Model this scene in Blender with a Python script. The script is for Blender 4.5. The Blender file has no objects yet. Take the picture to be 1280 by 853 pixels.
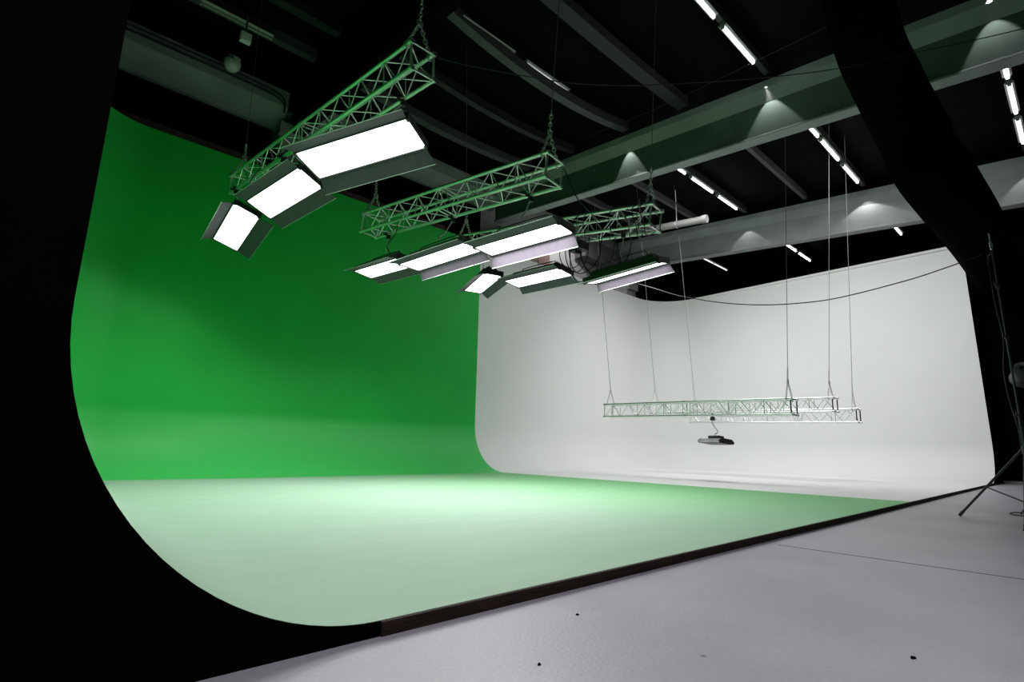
import bpy, bmesh, math, random
from mathutils import Vector, Matrix, Euler

random.seed(7)
SC = bpy.context.scene
COL = SC.collection
PI = math.pi
ZS = 0.057                      # stage top above the concrete floor

# ------------------------------------------------------------------ camera
cam_d = bpy.data.cameras.new('camera'); cam = bpy.data.objects.new('camera', cam_d); COL.objects.link(cam)
cr = Vector((0.73403437, -0.67881869, 0.01996816)); cu = Vector((-0.14829812, -0.13152847, 0.98015709)); cf = Vector((0.66272257, 0.72243024, 0.19721396))
m = Matrix((cr, cu, -cf)).transposed().to_4x4(); m.translation = Vector((-0.0732, -2.0708, 0.70 + ZS)); cam.matrix_world = m
cam_d.sensor_width = 36; cam_d.lens = 662.57 / 1280 * 36; cam_d.clip_start = 0.05; cam_d.clip_end = 200
SC.camera = cam
# ------------------------------------------------------------------ world, exposure, lamp strengths
w = bpy.data.worlds.new('world'); SC.world = w; w.use_nodes = True
w.node_tree.nodes['Background'].inputs[0].default_value = (0.8, 0.85, 1, 1)
w.node_tree.nodes['Background'].inputs[1].default_value = 0.0
SC.view_settings.view_transform = 'Standard'; SC.view_settings.look = 'None'
SC.view_settings.gamma = 1; SC.view_settings.exposure = 0.0; SC.view_settings.use_curve_mapping = False
PANEL_EMIT = 4.0      # glow of the diffusers
PANEL_W = 57.0        # light thrown by each LED panel
TUBE_EMIT = 14.0
SPILL_W = 30.0
FILL_W = 520.0       # added fill lights without fixtures, over the white side and the hall

def area(name, loc, rot, sx, sy, watt, col=(1, 1, 1), spread=PI):
    l = bpy.data.lights.new(name, 'AREA'); l.shape = 'RECTANGLE'; l.size = sx; l.size_y = sy; l.energy = watt; l.color = col; l.spread = spread
    o = bpy.data.objects.new(name, l); COL.objects.link(o); o.location = loc; o.rotation_euler = rot; return o
def spot(name, loc, target, watt, deg, blend=0.5, col=(1, 1, 1), rad=0.05):
    l = bpy.data.lights.new(name, 'SPOT'); l.energy = watt; l.spot_size = math.radians(deg); l.spot_blend = blend; l.color = col; l.shadow_soft_size = rad
    o = bpy.data.objects.new(name, l); COL.objects.link(o); o.location = loc
    o.rotation_euler = (Vector(target) - Vector(loc)).to_track_quat('-Z', 'Y').to_euler(); return o
# added fill lights under the white bay roof, to brighten the white cove
area('white_bay_fill', (14.0, 3.4, 8.6), (0, math.radians(-31), 0), 2.0, 7.5, FILL_W * 0.88, (1, 0.99, 1), math.radians(135))
area('white_bay_rear_fill', (14.4, 5.4, 8.4), (math.radians(30), 0, 0), 8.0, 1.2, FILL_W * 0.23, (1, 0.99, 1), math.radians(118))
# added fill lights over the hall in front of the stage, no fixtures
area('hall_fill', (0.6, -3.2, 7.0), (0, 0, 0), 2.0, 2.0, FILL_W * 0.30, (0.98, 0.95, 1), math.radians(105))

area('hall_far_fill', (11.0, -4.2, 5.2), (0, 0, 0), 5.0, 1.5, FILL_W * 0.075, (0.98, 0.95, 1), math.radians(120))
spot('rear_wall_fill', (15.6, 11.3, 9.95), (16.2, 12.8, 8.2), 200, 130, 0.6)  # added spot without a fixture, to brighten the rear wall

# ------------------------------------------------------------------ materials
def mat(name, col, rough=0.6, metal=0.0, spec=0.5, var=0.0, vscale=4.0, bump=0.0, bscale=40.0, coat=0.0, col2=None, stretch=None):
    M = bpy.data.materials.new(name); M.use_nodes = True; nt = M.node_tree; b = nt.nodes['Principled BSDF']
    b.inputs['Base Color'].default_value = (*col, 1); b.inputs['Roughness'].default_value = rough
    b.inputs['Metallic'].default_value = metal; b.inputs['Specular IOR Level'].default_value = spec
    if coat: b.inputs['Coat Weight'].default_value = coat; b.inputs['Coat Roughness'].default_value = 0.35
    tc = nt.nodes.new('ShaderNodeTexCoord'); src = tc.outputs['Object']
    if stretch:
        mp = nt.nodes.new('ShaderNodeMapping'); mp.inputs['Scale'].default_value = stretch
        nt.links.new(src, mp.inputs[0]); src = mp.outputs[0]
    n = nt.nodes.new('ShaderNodeTexNoise'); n.inputs['Scale'].default_value = vscale; n.inputs['Detail'].default_value = 6
    nt.links.new(src, n.inputs['Vector'])
    r = nt.nodes.new('ShaderNodeValToRGB'); r.color_ramp.elements[0].position = 0.3; r.color_ramp.elements[1].position = 0.7
    c2 = col2 or tuple(min(1, c * (1 + var)) for c in col); c1 = col if col2 else tuple(c * (1 - var) for c in col)
    r.color_ramp.elements[0].color = (*c1, 1); r.color_ramp.elements[1].color = (*c2, 1)
    nt.links.new(n.outputs[0], r.inputs[0]); nt.links.new(r.outputs[0], b.inputs['Base Color'])
    if bump:
        n2 = nt.nodes.new('ShaderNodeTexNoise'); n2.inputs['Scale'].default_value = bscale; n2.inputs['Detail'].default_value = 4
        nt.links.new(src, n2.inputs['Vector'])
        bp = nt.nodes.new('ShaderNodeBump'); bp.inputs['Strength'].default_value = bump; bp.inputs['Distance'].default_value = 0.02
        nt.links.new(n2.outputs[0], bp.inputs['Height']); nt.links.new(bp.outputs[0], b.inputs['Normal'])
    return M
def emit(name, col, strength):
    M = bpy.data.materials.new(name); M.use_nodes = True; nt = M.node_tree; b = nt.nodes['Principled BSDF']
    b.inputs['Base Color'].default_value = (0.9, 0.9, 0.9, 1)
    b.inputs['Emission Color'].default_value = (*col, 1); b.inputs['Emission Strength'].default_value = strength
    return M
GREEN_WALL = mat('green_wall_paint', (0.014, 0.42, 0.060), 0.5, spec=0.25, var=0.05, vscale=0.8)
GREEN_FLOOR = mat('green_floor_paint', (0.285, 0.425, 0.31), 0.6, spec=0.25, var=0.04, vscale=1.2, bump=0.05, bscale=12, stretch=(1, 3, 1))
def right_end_mix(M):
    # the green floor turns more saturated towards its right end
    nt = M.node_tree; b = nt.nodes['Principled BSDF']; src = b.inputs['Base Color'].links[0].from_socket
    tc = nt.nodes.new('ShaderNodeTexCoord'); sp = nt.nodes.new('ShaderNodeSeparateXYZ'); nt.links.new(tc.outputs['Object'], sp.inputs[0])
    n = nt.nodes.new('ShaderNodeTexNoise'); n.inputs['Scale'].default_value = 0.5; nt.links.new(tc.outputs['Object'], n.inputs['Vector'])
    a = nt.nodes.new('ShaderNodeMath'); a.operation = 'MULTIPLY_ADD'; nt.links.new(n.outputs[0], a.inputs[0]); a.inputs[1].default_value = 1.6; nt.links.new(sp.outputs['X'], a.inputs[2])
    mr = nt.nodes.new('ShaderNodeMapRange'); mr.inputs['From Min'].default_value = -5.5; mr.inputs['From Max'].default_value = 0.8; mr.inputs['To Max'].default_value = 0.95
    nt.links.new(a.outputs[0], mr.inputs[0])
    mx = nt.nodes.new('ShaderNodeMixRGB'); mx.inputs[2].default_value = (0.15, 0.47, 0.165, 1); nt.links.new(mr.outputs[0], mx.inputs[0]); nt.links.new(src, mx.inputs[1]); nt.links.new(mx.outputs[0], b.inputs['Base Color'])
right_end_mix(GREEN_FLOOR)
WHITE = mat('white_cove_paint', (0.72, 0.73, 0.72), 0.6, spec=0.3, var=0.015, vscale=0.7)
ALUB = mat('truss_bracing_aluminium', (0.92, 0.93, 0.93), 0.2, metal=0.8, var=0.04, vscale=30)
BLACKPAINT = mat('black_painted_timber', (0.0012, 0.0015, 0.0012), 0.8, spec=0.02, var=0.3, vscale=3)
CURB = mat('worn_dark_timber', (0.012, 0.007, 0.005), 0.75, spec=0.2, vscale=14, col2=(0.035, 0.02, 0.014), stretch=(0.4, 4, 4), bump=0.3, bscale=30)
FABRIC = mat('black_molton_fabric', (0.0022, 0.0022, 0.0026), 0.95, spec=0.03, var=0.3, vscale=2, bump=0.2, bscale=9)
CEILFAB = mat('black_ceiling_fabric', (0.0028, 0.0028, 0.0035), 0.85, spec=0.04, var=0.4, vscale=0.6, bump=0.5, bscale=1.6, stretch=(0.4, 2.2, 1))
CONC = mat('painted_concrete_beam', (0.27, 0.285, 0.28), 0.75, spec=0.2, var=0.12, vscale=1.5, bump=0.15, bscale=20)
RIB = mat('grey_roof_rib', (0.075, 0.075, 0.08), 0.6, spec=0.3, var=0.15, vscale=3)
ALU = mat('truss_aluminium', (0.86, 0.87, 0.87), 0.32, metal=0.85, var=0.06, vscale=30)
STEEL = mat('galvanised_steel', (0.60, 0.60, 0.61), 0.4, metal=0.9, var=0.15, vscale=60)
WIRE = mat('dull_wire_rope', (0.13, 0.13, 0.13), 0.5, var=0.1)
PIPE = mat('grey_pipe', (0.17, 0.17, 0.16), 0.6, var=0.08)
STANDMETAL = mat('dark_stand_tube', (0.06, 0.06, 0.06), 0.35, metal=0.5, var=0.1)
BLACKMETAL = mat('black_powder_coat', (0.02, 0.02, 0.022), 0.45, spec=0.4, var=0.15, vscale=20)
DOORMAT = mat('barn_door_black', (0.072, 0.062, 0.078), 0.55, spec=0.25, var=0.1, vscale=12)
RUBBER = mat('black_rubber_cable', (0.012, 0.012, 0.013), 0.5, spec=0.4, var=0.1)
GREYPL = mat('grey_plastic', (0.35, 0.35, 0.34), 0.5, var=0.08)
PLASTER = mat('pale_plaster', (0.42, 0.41, 0.40), 0.85, var=0.08, vscale=1.2, bump=0.1, bscale=8)
GLOW = emit('led_diffuser', (1.0, 0.985, 1.0), PANEL_EMIT)
TUBE = emit('fluorescent_tube', (0.97, 0.99, 1.0), TUBE_EMIT)
TUBEDIM = emit('dim_fluorescent_tube', (0.97, 0.99, 1.0), 1.2)
OFFDIFF = mat('unlit_diffuser', (0.8, 0.8, 0.8), 0.3, var=0.02)

def cove_light_band(M):
    # brighter light on the cove, put into the wall colour as paler green
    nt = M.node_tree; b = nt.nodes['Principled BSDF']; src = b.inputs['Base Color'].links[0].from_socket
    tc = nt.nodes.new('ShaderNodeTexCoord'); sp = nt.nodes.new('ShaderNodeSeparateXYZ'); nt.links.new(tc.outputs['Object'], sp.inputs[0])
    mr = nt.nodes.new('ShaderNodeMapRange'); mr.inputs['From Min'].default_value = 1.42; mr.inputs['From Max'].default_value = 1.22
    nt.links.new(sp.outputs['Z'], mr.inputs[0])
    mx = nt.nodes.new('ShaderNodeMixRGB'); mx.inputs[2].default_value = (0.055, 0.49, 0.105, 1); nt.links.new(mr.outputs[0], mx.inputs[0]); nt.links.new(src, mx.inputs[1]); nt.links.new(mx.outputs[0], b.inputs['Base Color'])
cove_light_band(GREEN_WALL)
def brick_mat():
    M = bpy.data.materials.new('dark_red_brick'); M.use_nodes = True; nt = M.node_tree; b = nt.nodes['Principled BSDF']
    tc = nt.nodes.new('ShaderNodeTexCoord'); mp = nt.nodes.new('ShaderNodeMapping'); mp.inputs['Rotation'].default_value = (PI / 2, 0, 0)
    br = nt.nodes.new('ShaderNodeTexBrick'); br.inputs['Scale'].default_value = 4
    br.inputs['Color1'].default_value = (0.20, 0.10, 0.09, 1); br.inputs['Color2'].default_value = (0.26, 0.15, 0.13, 1); br.inputs['Mortar'].default_value = (0.3, 0.27, 0.25, 1)
    nt.links.new(tc.outputs['Object'], mp.inputs[0]); nt.links.new(mp.outputs[0], br.inputs['Vector']); nt.links.new(br.outputs[0], b.inputs['Base Color'])
    b.inputs['Roughness'].default_value = 0.9
    return M
BRICK = brick_mat()

def concrete_floor():
    M = bpy.data.materials.new('grey_concrete_floor'); M.use_nodes = True; nt = M.node_tree; b = nt.nodes['Principled BSDF']
    tc = nt.nodes.new('ShaderNodeTexCoord')
    n = nt.nodes.new('ShaderNodeTexNoise'); n.inputs['Scale'].default_value = 1.1; n.inputs['Detail'].default_value = 8
    r = nt.nodes.new('ShaderNodeValToRGB'); r.color_ramp.elements[0].position = 0.3; r.color_ramp.elements[1].position = 0.72
    r.color_ramp.elements[0].color = (0.272, 0.256, 0.292, 1); r.color_ramp.elements[1].color = (0.34, 0.322, 0.362, 1)
    n3 = nt.nodes.new('ShaderNodeTexNoise'); n3.inputs['Scale'].default_value = 60; n3.inputs['Detail'].default_value = 3
    mx = nt.nodes.new('ShaderNodeMixRGB'); mx.blend_type = 'MULTIPLY'; mx.inputs[0].default_value = 0.25
    r3 = nt.nodes.new('ShaderNodeValToRGB'); r3.color_ramp.elements[0].position = 0.3; r3.color_ramp.elements[0].color = (0.6, 0.6, 0.6, 1); r3.color_ramp.elements[1].position = 0.6
    # small dark specks and pits
    v = nt.nodes.new('ShaderNodeTexVoronoi'); v.inputs['Scale'].default_value = 2.2
    r2 = nt.nodes.new('ShaderNodeValToRGB'); r2.color_ramp.elements[0].position = 0.018; r2.color_ramp.elements[0].color = (0.25, 0.25, 0.25, 1)
    r2.color_ramp.elements[1].position = 0.03; r2.color_ramp.elements[1].color = (1, 1, 1, 1)
    mx2 = nt.nodes.new('ShaderNodeMixRGB'); mx2.blend_type = 'MULTIPLY'; mx2.inputs[0].default_value = 0.9
    for q in (n, n3, v): nt.links.new(tc.outputs['Object'], q.inputs['Vector'])
    nt.links.new(n.outputs[0], r.inputs[0]); nt.links.new(n3.outputs[0], r3.inputs[0]); nt.links.new(r.outputs[0], mx.inputs[1]); nt.links.new(r3.outputs[0], mx.inputs[2])
    nt.links.new(v.outputs['Distance'], r2.inputs[0]); nt.links.new(mx.outputs[0], mx2.inputs[1]); nt.links.new(r2.outputs[0], mx2.inputs[2])
    nt.links.new(mx2.outputs[0], b.inputs['Base Color'])
    b.inputs['Roughness'].default_value = 0.42; b.inputs['Specular IOR Level'].default_value = 0.45
    bp = nt.nodes.new('ShaderNodeBump'); bp.inputs['Strength'].default_value = 0.15; bp.inputs['Distance'].default_value = 0.01
    nt.links.new(n3.outputs[0], bp.inputs['Height']); nt.links.new(bp.outputs[0], b.inputs['Normal'])
    return M
FLOORMAT = concrete_floor()

# ------------------------------------------------------------------ mesh helpers
def V(x, y, z): return Vector((x, y, z + ZS))
class MB:
    def __init__(s): s.v = []; s.f = []; s.sm = []
    def add(s, vs, fs, smooth=False):
        k = len(s.v); s.v += [tuple(v) for v in vs]; s.f += [tuple(i + k for i in f) for f in fs]; s.sm += [smooth] * len(fs)
    def box(s, c, d, R=None):
        hx, hy, hz = d[0] / 2, d[1] / 2, d[2] / 2; c = Vector(c)
        vs = [Vector((x, y, z)) for x in (-hx, hx) for y in (-hy, hy) for z in (-hz, hz)]
        if R is not None: vs = [R @ v for v in vs]
        s.add([v + c for v in vs], [(0, 1, 3, 2), (4, 6, 7, 5), (0, 4, 5, 1), (2, 3, 7, 6), (0, 2, 6, 4), (1, 5, 7, 3)])
    def tube(s, a, b, r, n=8, r2=None, cap=True):
        a = Vector(a); b = Vector(b); d = (b - a)
        if d.length < 1e-6: return
        d.normalize(); u = d.orthogonal().normalized(); v = d.cross(u); r2 = r if r2 is None else r2
        vs = [a + (u * math.cos(2 * PI * i / n) + v * math.sin(2 * PI * i / n)) * r for i in range(n)] + [b + (u * math.cos(2 * PI * i / n) + v * math.sin(2 * PI * i / n)) * r2 for i in range(n)]
        s.add(vs, [(i, (i + 1) % n, n + (i + 1) % n, n + i) for i in range(n)], True)
        if cap: s.add(vs, [tuple(reversed(range(n))), tuple(range(n, 2 * n))])
    def path(s, pts, r, n=6):
        pts = [Vector(p) for p in pts]; rings = []; u = None
        for i, p in enumerate(pts):
            d = (pts[min(i + 1, len(pts) - 1)] - pts[max(i - 1, 0)]).normalized()
            if u is None: u = d.orthogonal().normalized()
            else:
                u = (u - d * u.dot(d)); u = u.normalized() if u.length > 1e-6 else d.orthogonal().normalized()
            v = d.cross(u); rings.append([p + (u * math.cos(2 * PI * k / n) + v * math.sin(2 * PI * k / n)) * r for k in range(n)])
        vs = [q for R in rings for q in R]
        s.add(vs, [(i * n + k, i * n + (k + 1) % n, (i + 1) * n + (k + 1) % n, (i + 1) * n + k) for i in range(len(pts) - 1) for k in range(n)], True)
        s.add(rings[0] + rings[-1], [tuple(reversed(range(n))), tuple(range(n, 2 * n))])
    def torus(s, c, R, r, M, n=12, m_=6, sx=1.0):
        vs = []
        for i in range(n):
            a = 2 * PI * i / n
            for j in range(m_):
                b = 2 * PI * j / m_
                vs.append(M @ Vector(((R + r * math.cos(b)) * math.cos(a) * sx, (R + r * math.cos(b)) * math.sin(a), r * math.sin(b))) + Vector(c))
        s.add(vs, [(i * m_ + j, ((i + 1) % n) * m_ + j, ((i + 1) % n) * m_ + (j + 1) % m_, i * m_ + (j + 1) % m_) for i in range(n) for j in range(m_)], True)
    def lathe(s, prof, c, M=None, n=24):
        vs = []; M = M or Matrix.Identity(3)
        for r, z in prof:
            for k in range(n): vs.append(M @ Vector((r * math.cos(2 * PI * k / n), r * math.sin(2 * PI * k / n), z)) + Vector(c))
        s.add(vs, [(i * n + k, i * n + (k + 1) % n, (i + 1) * n + (k + 1) % n, (i + 1) * n + k) for i in range(len(prof) - 1) for k in range(n)], True)
    def prism(s, poly, y0, y1, axis='y'):
        n = len(poly)
        if axis == 'y': vs = [(a, y0, b) for a, b in poly] + [(a, y1, b) for a, b in poly]
        else: vs = [(y0, a, b) for a, b in poly] + [(y1, a, b) for a, b in poly]
        s.add(vs, [tuple(range(n)), tuple(reversed(range(n, 2 * n)))] + [(i, n + i, n + (i + 1) % n, (i + 1) % n) for i in range(n)])
    def build(s, name, m, parent=None, inv=None, bevel=0.0):
        me = bpy.data.meshes.new(name)
        vs = [inv @ Vector(v) for v in s.v] if inv is not None else s.v
        me.from_pydata([tuple(v) for v in vs], [], s.f); me.update()
        me.polygons.foreach_set('use_smooth', s.sm); me.materials.append(m)
        bm = bmesh.new(); bm.from_mesh(me); bmesh.ops.recalc_face_normals(bm, faces=bm.faces); bm.to_mesh(me); bm.free()
        o = bpy.data.objects.new(name, me); COL.objects.link(o)
        if parent: o.parent = parent
        if bevel:
            b = o.modifiers.new('bevel', 'BEVEL'); b.width = bevel; b.segments = 2; b.limit_method = 'ANGLE'
        return o
def empty(name, loc=(0, 0, 0), M=None):
    o = bpy.data.objects.new(name, None); COL.objects.link(o); o.empty_display_size = 0.2
    if M is not None: o.matrix_world = M
    else: o.location = loc
    return o
def tag(o, label=None, cat=None, group=None, kind=None):
    if label: o['label'] = label
    if cat: o['category'] = cat
    if group: o['group'] = group
    if kind: o['kind'] = kind
    return o
def link_curve(name, curve_pts, r, m, parent=None, inv=None):
    b = MB(); b.path(curve_pts, r); return b.build(name, m, parent, inv)
def smooth_pts(pts, n=8):
    P = [Vector(p) for p in pts]; P = [2 * P[0] - P[1]] + P + [2 * P[-1] - P[-2]]; out = []
    for i in range(1, len(P) - 2):
        for k in range(n):
            t = k / n; a, b, c, d = P[i - 1:i + 3]
            out.append(0.5 * ((2 * b) + (c - a) * t + (2 * a - 5 * b + 4 * c - d) * t * t + (3 * b - a - 3 * c + d) * t ** 3))
    out.append(P[-2]); return out

# ------------------------------------------------------------------ room shell
K = 0.0873
def roof(y, z0=9.35): return z0 + K * y          # height of the light rows in stage coordinates
b = MB(); b.add([(-7, -11, 0), (29, -11, 0), (29, 13, 0), (-7, 13, 0), (-7, -11, -0.2), (29, -11, -0.2), (29, 13, -0.2), (-7, 13, -0.2)], [(0, 1, 2, 3), (7, 6, 5, 4), (0, 4, 5, 1), (1, 5, 6, 2), (2, 6, 7, 3), (3, 7, 4, 0)])
tag(b.build('floor', FLOORMAT), kind='structure')
# expansion joint sawn in the floor
b = MB(); b.box((4.77, -3.6, 0.0008), (0.008, 6.9, 0.0016)); tag(b.build('trim_1', mat('floor_joint', (0.03, 0.03, 0.03), 0.9)), kind='structure')

def fabric_sheet(name, x0, x1, y0, y1, nx, ny, zf, m):
    b = MB(); vs = [(x0 + (x1 - x0) * i / nx, y0 + (y1 - y0) * j / ny, zf(x0 + (x1 - x0) * i / nx, y0 + (y1 - y0) * j / ny)) for i in range(nx + 1) for j in range(ny + 1)]
    b.add(vs, [(i * (ny + 1) + j, (i + 1) * (ny + 1) + j, (i + 1) * (ny + 1) + j + 1, i * (ny + 1) + j + 1) for i in range(nx) for j in range(ny)], True)
    return b.build(name, m)
def ceil_z(x, y):
    t = (y / 2.0) % 1.0
    return roof(y) + 0.42 - 0.10 * math.sin(PI * t) + 0.015 * math.sin(x * 3.1 + y) + 0.012 * math.sin(x * 7.3 - 2 * y) + ZS
tag(fabric_sheet('ceiling', -7, 29, -11, 12.9, 140, 170, ceil_z, CEILFAB), kind='structure')

def pleated(name, p0, p1, z0, z1, pitch, depth, m, nz=6, seed=1):
    rnd = random.Random(seed)
    p0 = Vector((p0[0], p0[1], 0)); p1 = Vector((p1[0], p1[1], 0)); d = p1 - p0; L = d.length; d.normalize(); nrm = Vector((-d.y, d.x, 0))
    n = max(8, int(L / pitch * 5)); b = MB(); vs = []
    ph = [rnd.random() * 0.8 for _ in range(n + 1)]
    for i in range(n + 1):
        s = L * i / n
        for j in range(nz + 1):
            z = z0 + (z1 - z0) * j / nz
            off = depth * math.sin(2 * PI * s / pitch + 0.7 * math.sin(s * 1.7) + 0.15 * math.sin(z * 1.3 + s)) * (0.8 + 0.3 * math.sin(s * 0.9 + seed))
            q = p0 + d * s + nrm * off; vs.append((q.x, q.y, z))
    b.add(vs, [(i * (nz + 1) + j, (i + 1) * (nz + 1) + j, (i + 1) * (nz + 1) + j + 1, i * (nz + 1) + j + 1) for i in range(n) for j in range(nz)], True)
    return b.build(name, m)

# rear wall of the hall: pale plaster, brick strip
b = MB(); b.box((11, 12.9, 5.9), (36, 0.2, 11.8)); tag(b.build('wall_back', PLASTER), kind='structure')
b = MB(); b.box((-7.1, 1, 5.5), (0.2, 24, 11)); tag(b.build('wall_left', FABRIC), kind='structure')
b = MB(); b.box((29.1, 1, 5.9), (0.2, 24, 11.8)); tag(b.build('wall_right', FABRIC), kind='structure')
b = MB(); b.box((11, -11.1, 5), (36, 0.2, 10)); tag(b.build('wall_front', FABRIC), kind='structure')
b = MB(); b.box((4.5, 12.3, 7.65 + ZS), (10.6, 0.15, 1.05)); t = tag(b.build('brick_ledge', BRICK), 'dark brick strip running just above the top of the green wall', 'brick wall', kind='structure'); t.name = 'trim_2'
b = MB(); b.box((14.55, 12.55, 8.2), (1.3, 0.4, 1.9)); t = b.build('trim_3', BRICK); tag(t, kind='structure')

# black curtains of the hall
t = pleated('black_curtain', (-1.0, 12.5), (11.6, 12.5), 8.15 + ZS, 10.6, 0.22, 0.05, FABRIC, seed=2)
tag(t, 'black pleated curtain hanging above the green wall under the dark roof', 'curtain')
t = pleated('black_curtain', (20.9, 12.0), (28.8, 12.0), 0.02, 11.0, 0.3, 0.07, FABRIC, seed=3)
tag(t, 'black pleated curtain showing above the bend of the white wall', 'curtain')
t = pleated('black_curtain', (28.6, 11.8), (28.6, 0.8), 0.02, 11.0, 0.3, 0.07, FABRIC, seed=4)
tag(t, 'black pleated curtain beyond the long right half of the white wall', 'curtain')
t = pleated('black_curtain', (22.35, 0.45), (22.55, -9.5), 0.06, 9.9, 0.3, 0.05, FABRIC, seed=5)
tag(t, 'floor-length black curtain right of the white wall behind the light stand', 'curtain')
t = pleated('black_curtain', (-6.9, 0.03), (-0.34, 0.03), 0.02, 9.7, 0.45, 0.04, FABRIC, seed=6)
tag(t, 'tall black curtain filling the left edge beside the green wall', 'curtain')
b = MB(); b.box((22.33, -3.5, 0.03), (0.05, 7.0, 0.06)); tag(b.build('baseboard_right', GREYPL), kind='structure')

# ------------------------------------------------------------------ cyclorama
W, D, H, RL, RB, XB, RC = 21.03, 10.84, 7.296, 1.128, 1.396, 10.293, 1.75
def plan():
    """points of the wall foot line: (x, y, inward normal, cove radius, distance)"""
    out = []
    def seg(x0, y0, x1, y1, n, r0, r1, nr):
        for i in range(n + 1):
            t = i / n; out.append((x0 + (x1 - x0) * t, y0 + (y1 - y0) * t, nr, r0 + (r1 - r0) * t))
    def arc(cx, cy, a0, a1, n, r0, r1, RC):
        for i in range(1, n):
            t = i / n; a = a0 + (a1 - a0) * t
            out.append((cx + RC * math.cos(a), cy + RC * math.sin(a), (-math.cos(a), -math.sin(a)), r0 + (r1 - r0) * t))
    A = RL + 0.02
    seg(0, 0, 0, D - A, 12, RL, RL, (1, 0)); arc(A, D - A, PI, PI / 2, 14, RL, RL, A)
    seg(A, D, A + 2, D, 6, RL, RB, (0, -1)); out.pop(); seg(A + 2, D, XB, D, 10, RB, RB, (0, -1)); k = len(out) - 1
    seg(XB, D, W - RC, D, 10, RB, RB, (0, -1)); arc(W - RC, D - RC, PI / 2, 0, 14, RB, RL, RC)
    seg(W, D - RC, W, 0, 12, RL, RL, (-1, 0))
    return out[:k + 1], out[k + 1:]
NZ, NA = 5, 20
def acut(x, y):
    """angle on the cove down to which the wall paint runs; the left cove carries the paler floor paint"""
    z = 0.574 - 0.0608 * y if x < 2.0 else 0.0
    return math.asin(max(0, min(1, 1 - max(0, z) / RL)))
def cove_mesh(pts, top=H, lower=False, split=False):
    b = MB(); vs = []
    for x, y, (nx, ny), r in pts:
        ac = acut(x, y) if split else PI / 2; a0, a1 = (ac, PI / 2) if lower else (0, ac)
        if not lower: vs += [V(x, y, top + (r - top) * j / NZ) for j in range(NZ)]
        for j in range(NA + 1):
            a = a0 + (a1 - a0) * j / NA; o = r - r * math.cos(a); vs.append(V(x + nx * o, y + ny * o, r - r * math.sin(a)))
    m_ = (0 if lower else NZ) + NA + 1
    b.add(vs, [(i * m_ + j, i * m_ + j + 1, (i + 1) * m_ + j + 1, (i + 1) * m_ + j) for i in range(len(pts) - 1) for j in range(m_ - 1)], True)
    return b
cyc = empty('cyclorama', (W / 2, D / 2, 0))
tag(cyc, 'huge curved studio backdrop stage, green on the left and white on the right', 'studio backdrop')
INV = Matrix.Translation((-W / 2, -D / 2, 0))
gp, wp = plan()
def finish(o, flip_to):
    # make the normals face the room, then thicken outwards
    me = o.data; bm = bmesh.new(); bm.from_mesh(me)
    for v_ in [v_ for v_ in bm.verts if not v_.link_faces]: bm.verts.remove(v_)
    bm.to_mesh(me); bm.free(); c = me.polygons[len(me.polygons) // 2]; 
    if (flip_to - (c.center + Vector((W / 2, D / 2, 0)))).dot(c.normal) < 0:
        me.flip_normals()
    s = o.modifiers.new('thick', 'SOLIDIFY'); s.thickness = 0.05; s.offset = -1; s.use_rim = False
    return o
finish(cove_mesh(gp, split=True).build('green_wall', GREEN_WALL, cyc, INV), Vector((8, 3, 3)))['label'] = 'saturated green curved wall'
finish(cove_mesh(wp).build('white_wall', WHITE, cyc, INV), Vector((14, 3, 3)))['label'] = 'white curved wall'
def floor_part(name, pts, extra, m):
    b = MB(); P = [(x + nx * r, y + ny * r) for x, y, (nx, ny), r in pts] + extra
    b.add([V(x, y, 0) for x, y in P], [tuple(range(len(P)))])
    if m is GREEN_FLOOR:
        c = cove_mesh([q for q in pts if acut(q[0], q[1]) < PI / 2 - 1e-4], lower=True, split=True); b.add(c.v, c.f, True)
    o = b.build(name, m, cyc, INV)
    bm = bmesh.new(); bm.from_mesh(o.data)
    bmesh.ops.remove_doubles(bm, verts=bm.verts, dist=0.0005)
    for v_ in [v_ for v_ in bm.verts if not v_.link_faces]: bm.verts.remove(v_)
    for f in bm.faces:
        if f.normal.z < 0: f.normal_flip()
    bm.to_mesh(o.data); bm.free()
    s = o.modifiers.new('thick', 'SOLIDIFY'); s.thickness = 0.05; s.offset = -1; s.use_rim = False; return o
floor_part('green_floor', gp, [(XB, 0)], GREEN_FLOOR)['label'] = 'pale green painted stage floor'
floor_part('white_floor', wp, [(XB, 0)], WHITE)['label'] = 'white painted stage floor'
# black end panel that follows the curve of the left cove
arcL = [(RL - RL * math.cos(a), RL - RL * math.sin(a) + ZS) for a in [PI / 2 * i / 24 for i in range(25)]]
b = MB(); b.prism([(-0.3, 0.0), (-0.3, H + ZS)] + [(0, H + ZS)] + arcL + [(RL, 0.0)], -0.010, -0.001)
b.build('left_end_panel', BLACKPAINT, cyc, INV)['label'] = 'black end panel under the left curve'
arcR = [(W - x, z) for x, z in arcL]
b = MB(); b.prism([(W + 0.3, 0.0), (W + 0.3, H + ZS)] + [(W, H + ZS)] + arcR + [(W - RL, 0.0)], -0.010, -0.001)
b.build('right_end_panel', BLACKPAINT, cyc, INV)['label'] = 'black end panel at the right end'
b = MB()
for i in range(8):
    x0 = RL + (W - 2 * RL) * i / 8; x1 = RL + (W - 2 * RL) * (i + 1) / 8 - 0.006; b.box(((x0 + x1) / 2, -0.012 + 0.002 * (i % 2), 0.0285), (x1 - x0, 0.02, 0.056))
b.build('front_curb', CURB, cyc, INV, bevel=0.003)['label'] = 'dark worn timber curb along the stage front'
# white batten along the top of the right wall
b = MB(); b.box((W - 0.03, (D - RC) / 2, H - 0.04 + ZS), (0.07, D - RC, 0.09)); b.build('top_batten', WHITE, cyc, INV, bevel=0.01)['label'] = 'white batten along the wall top'
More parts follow.
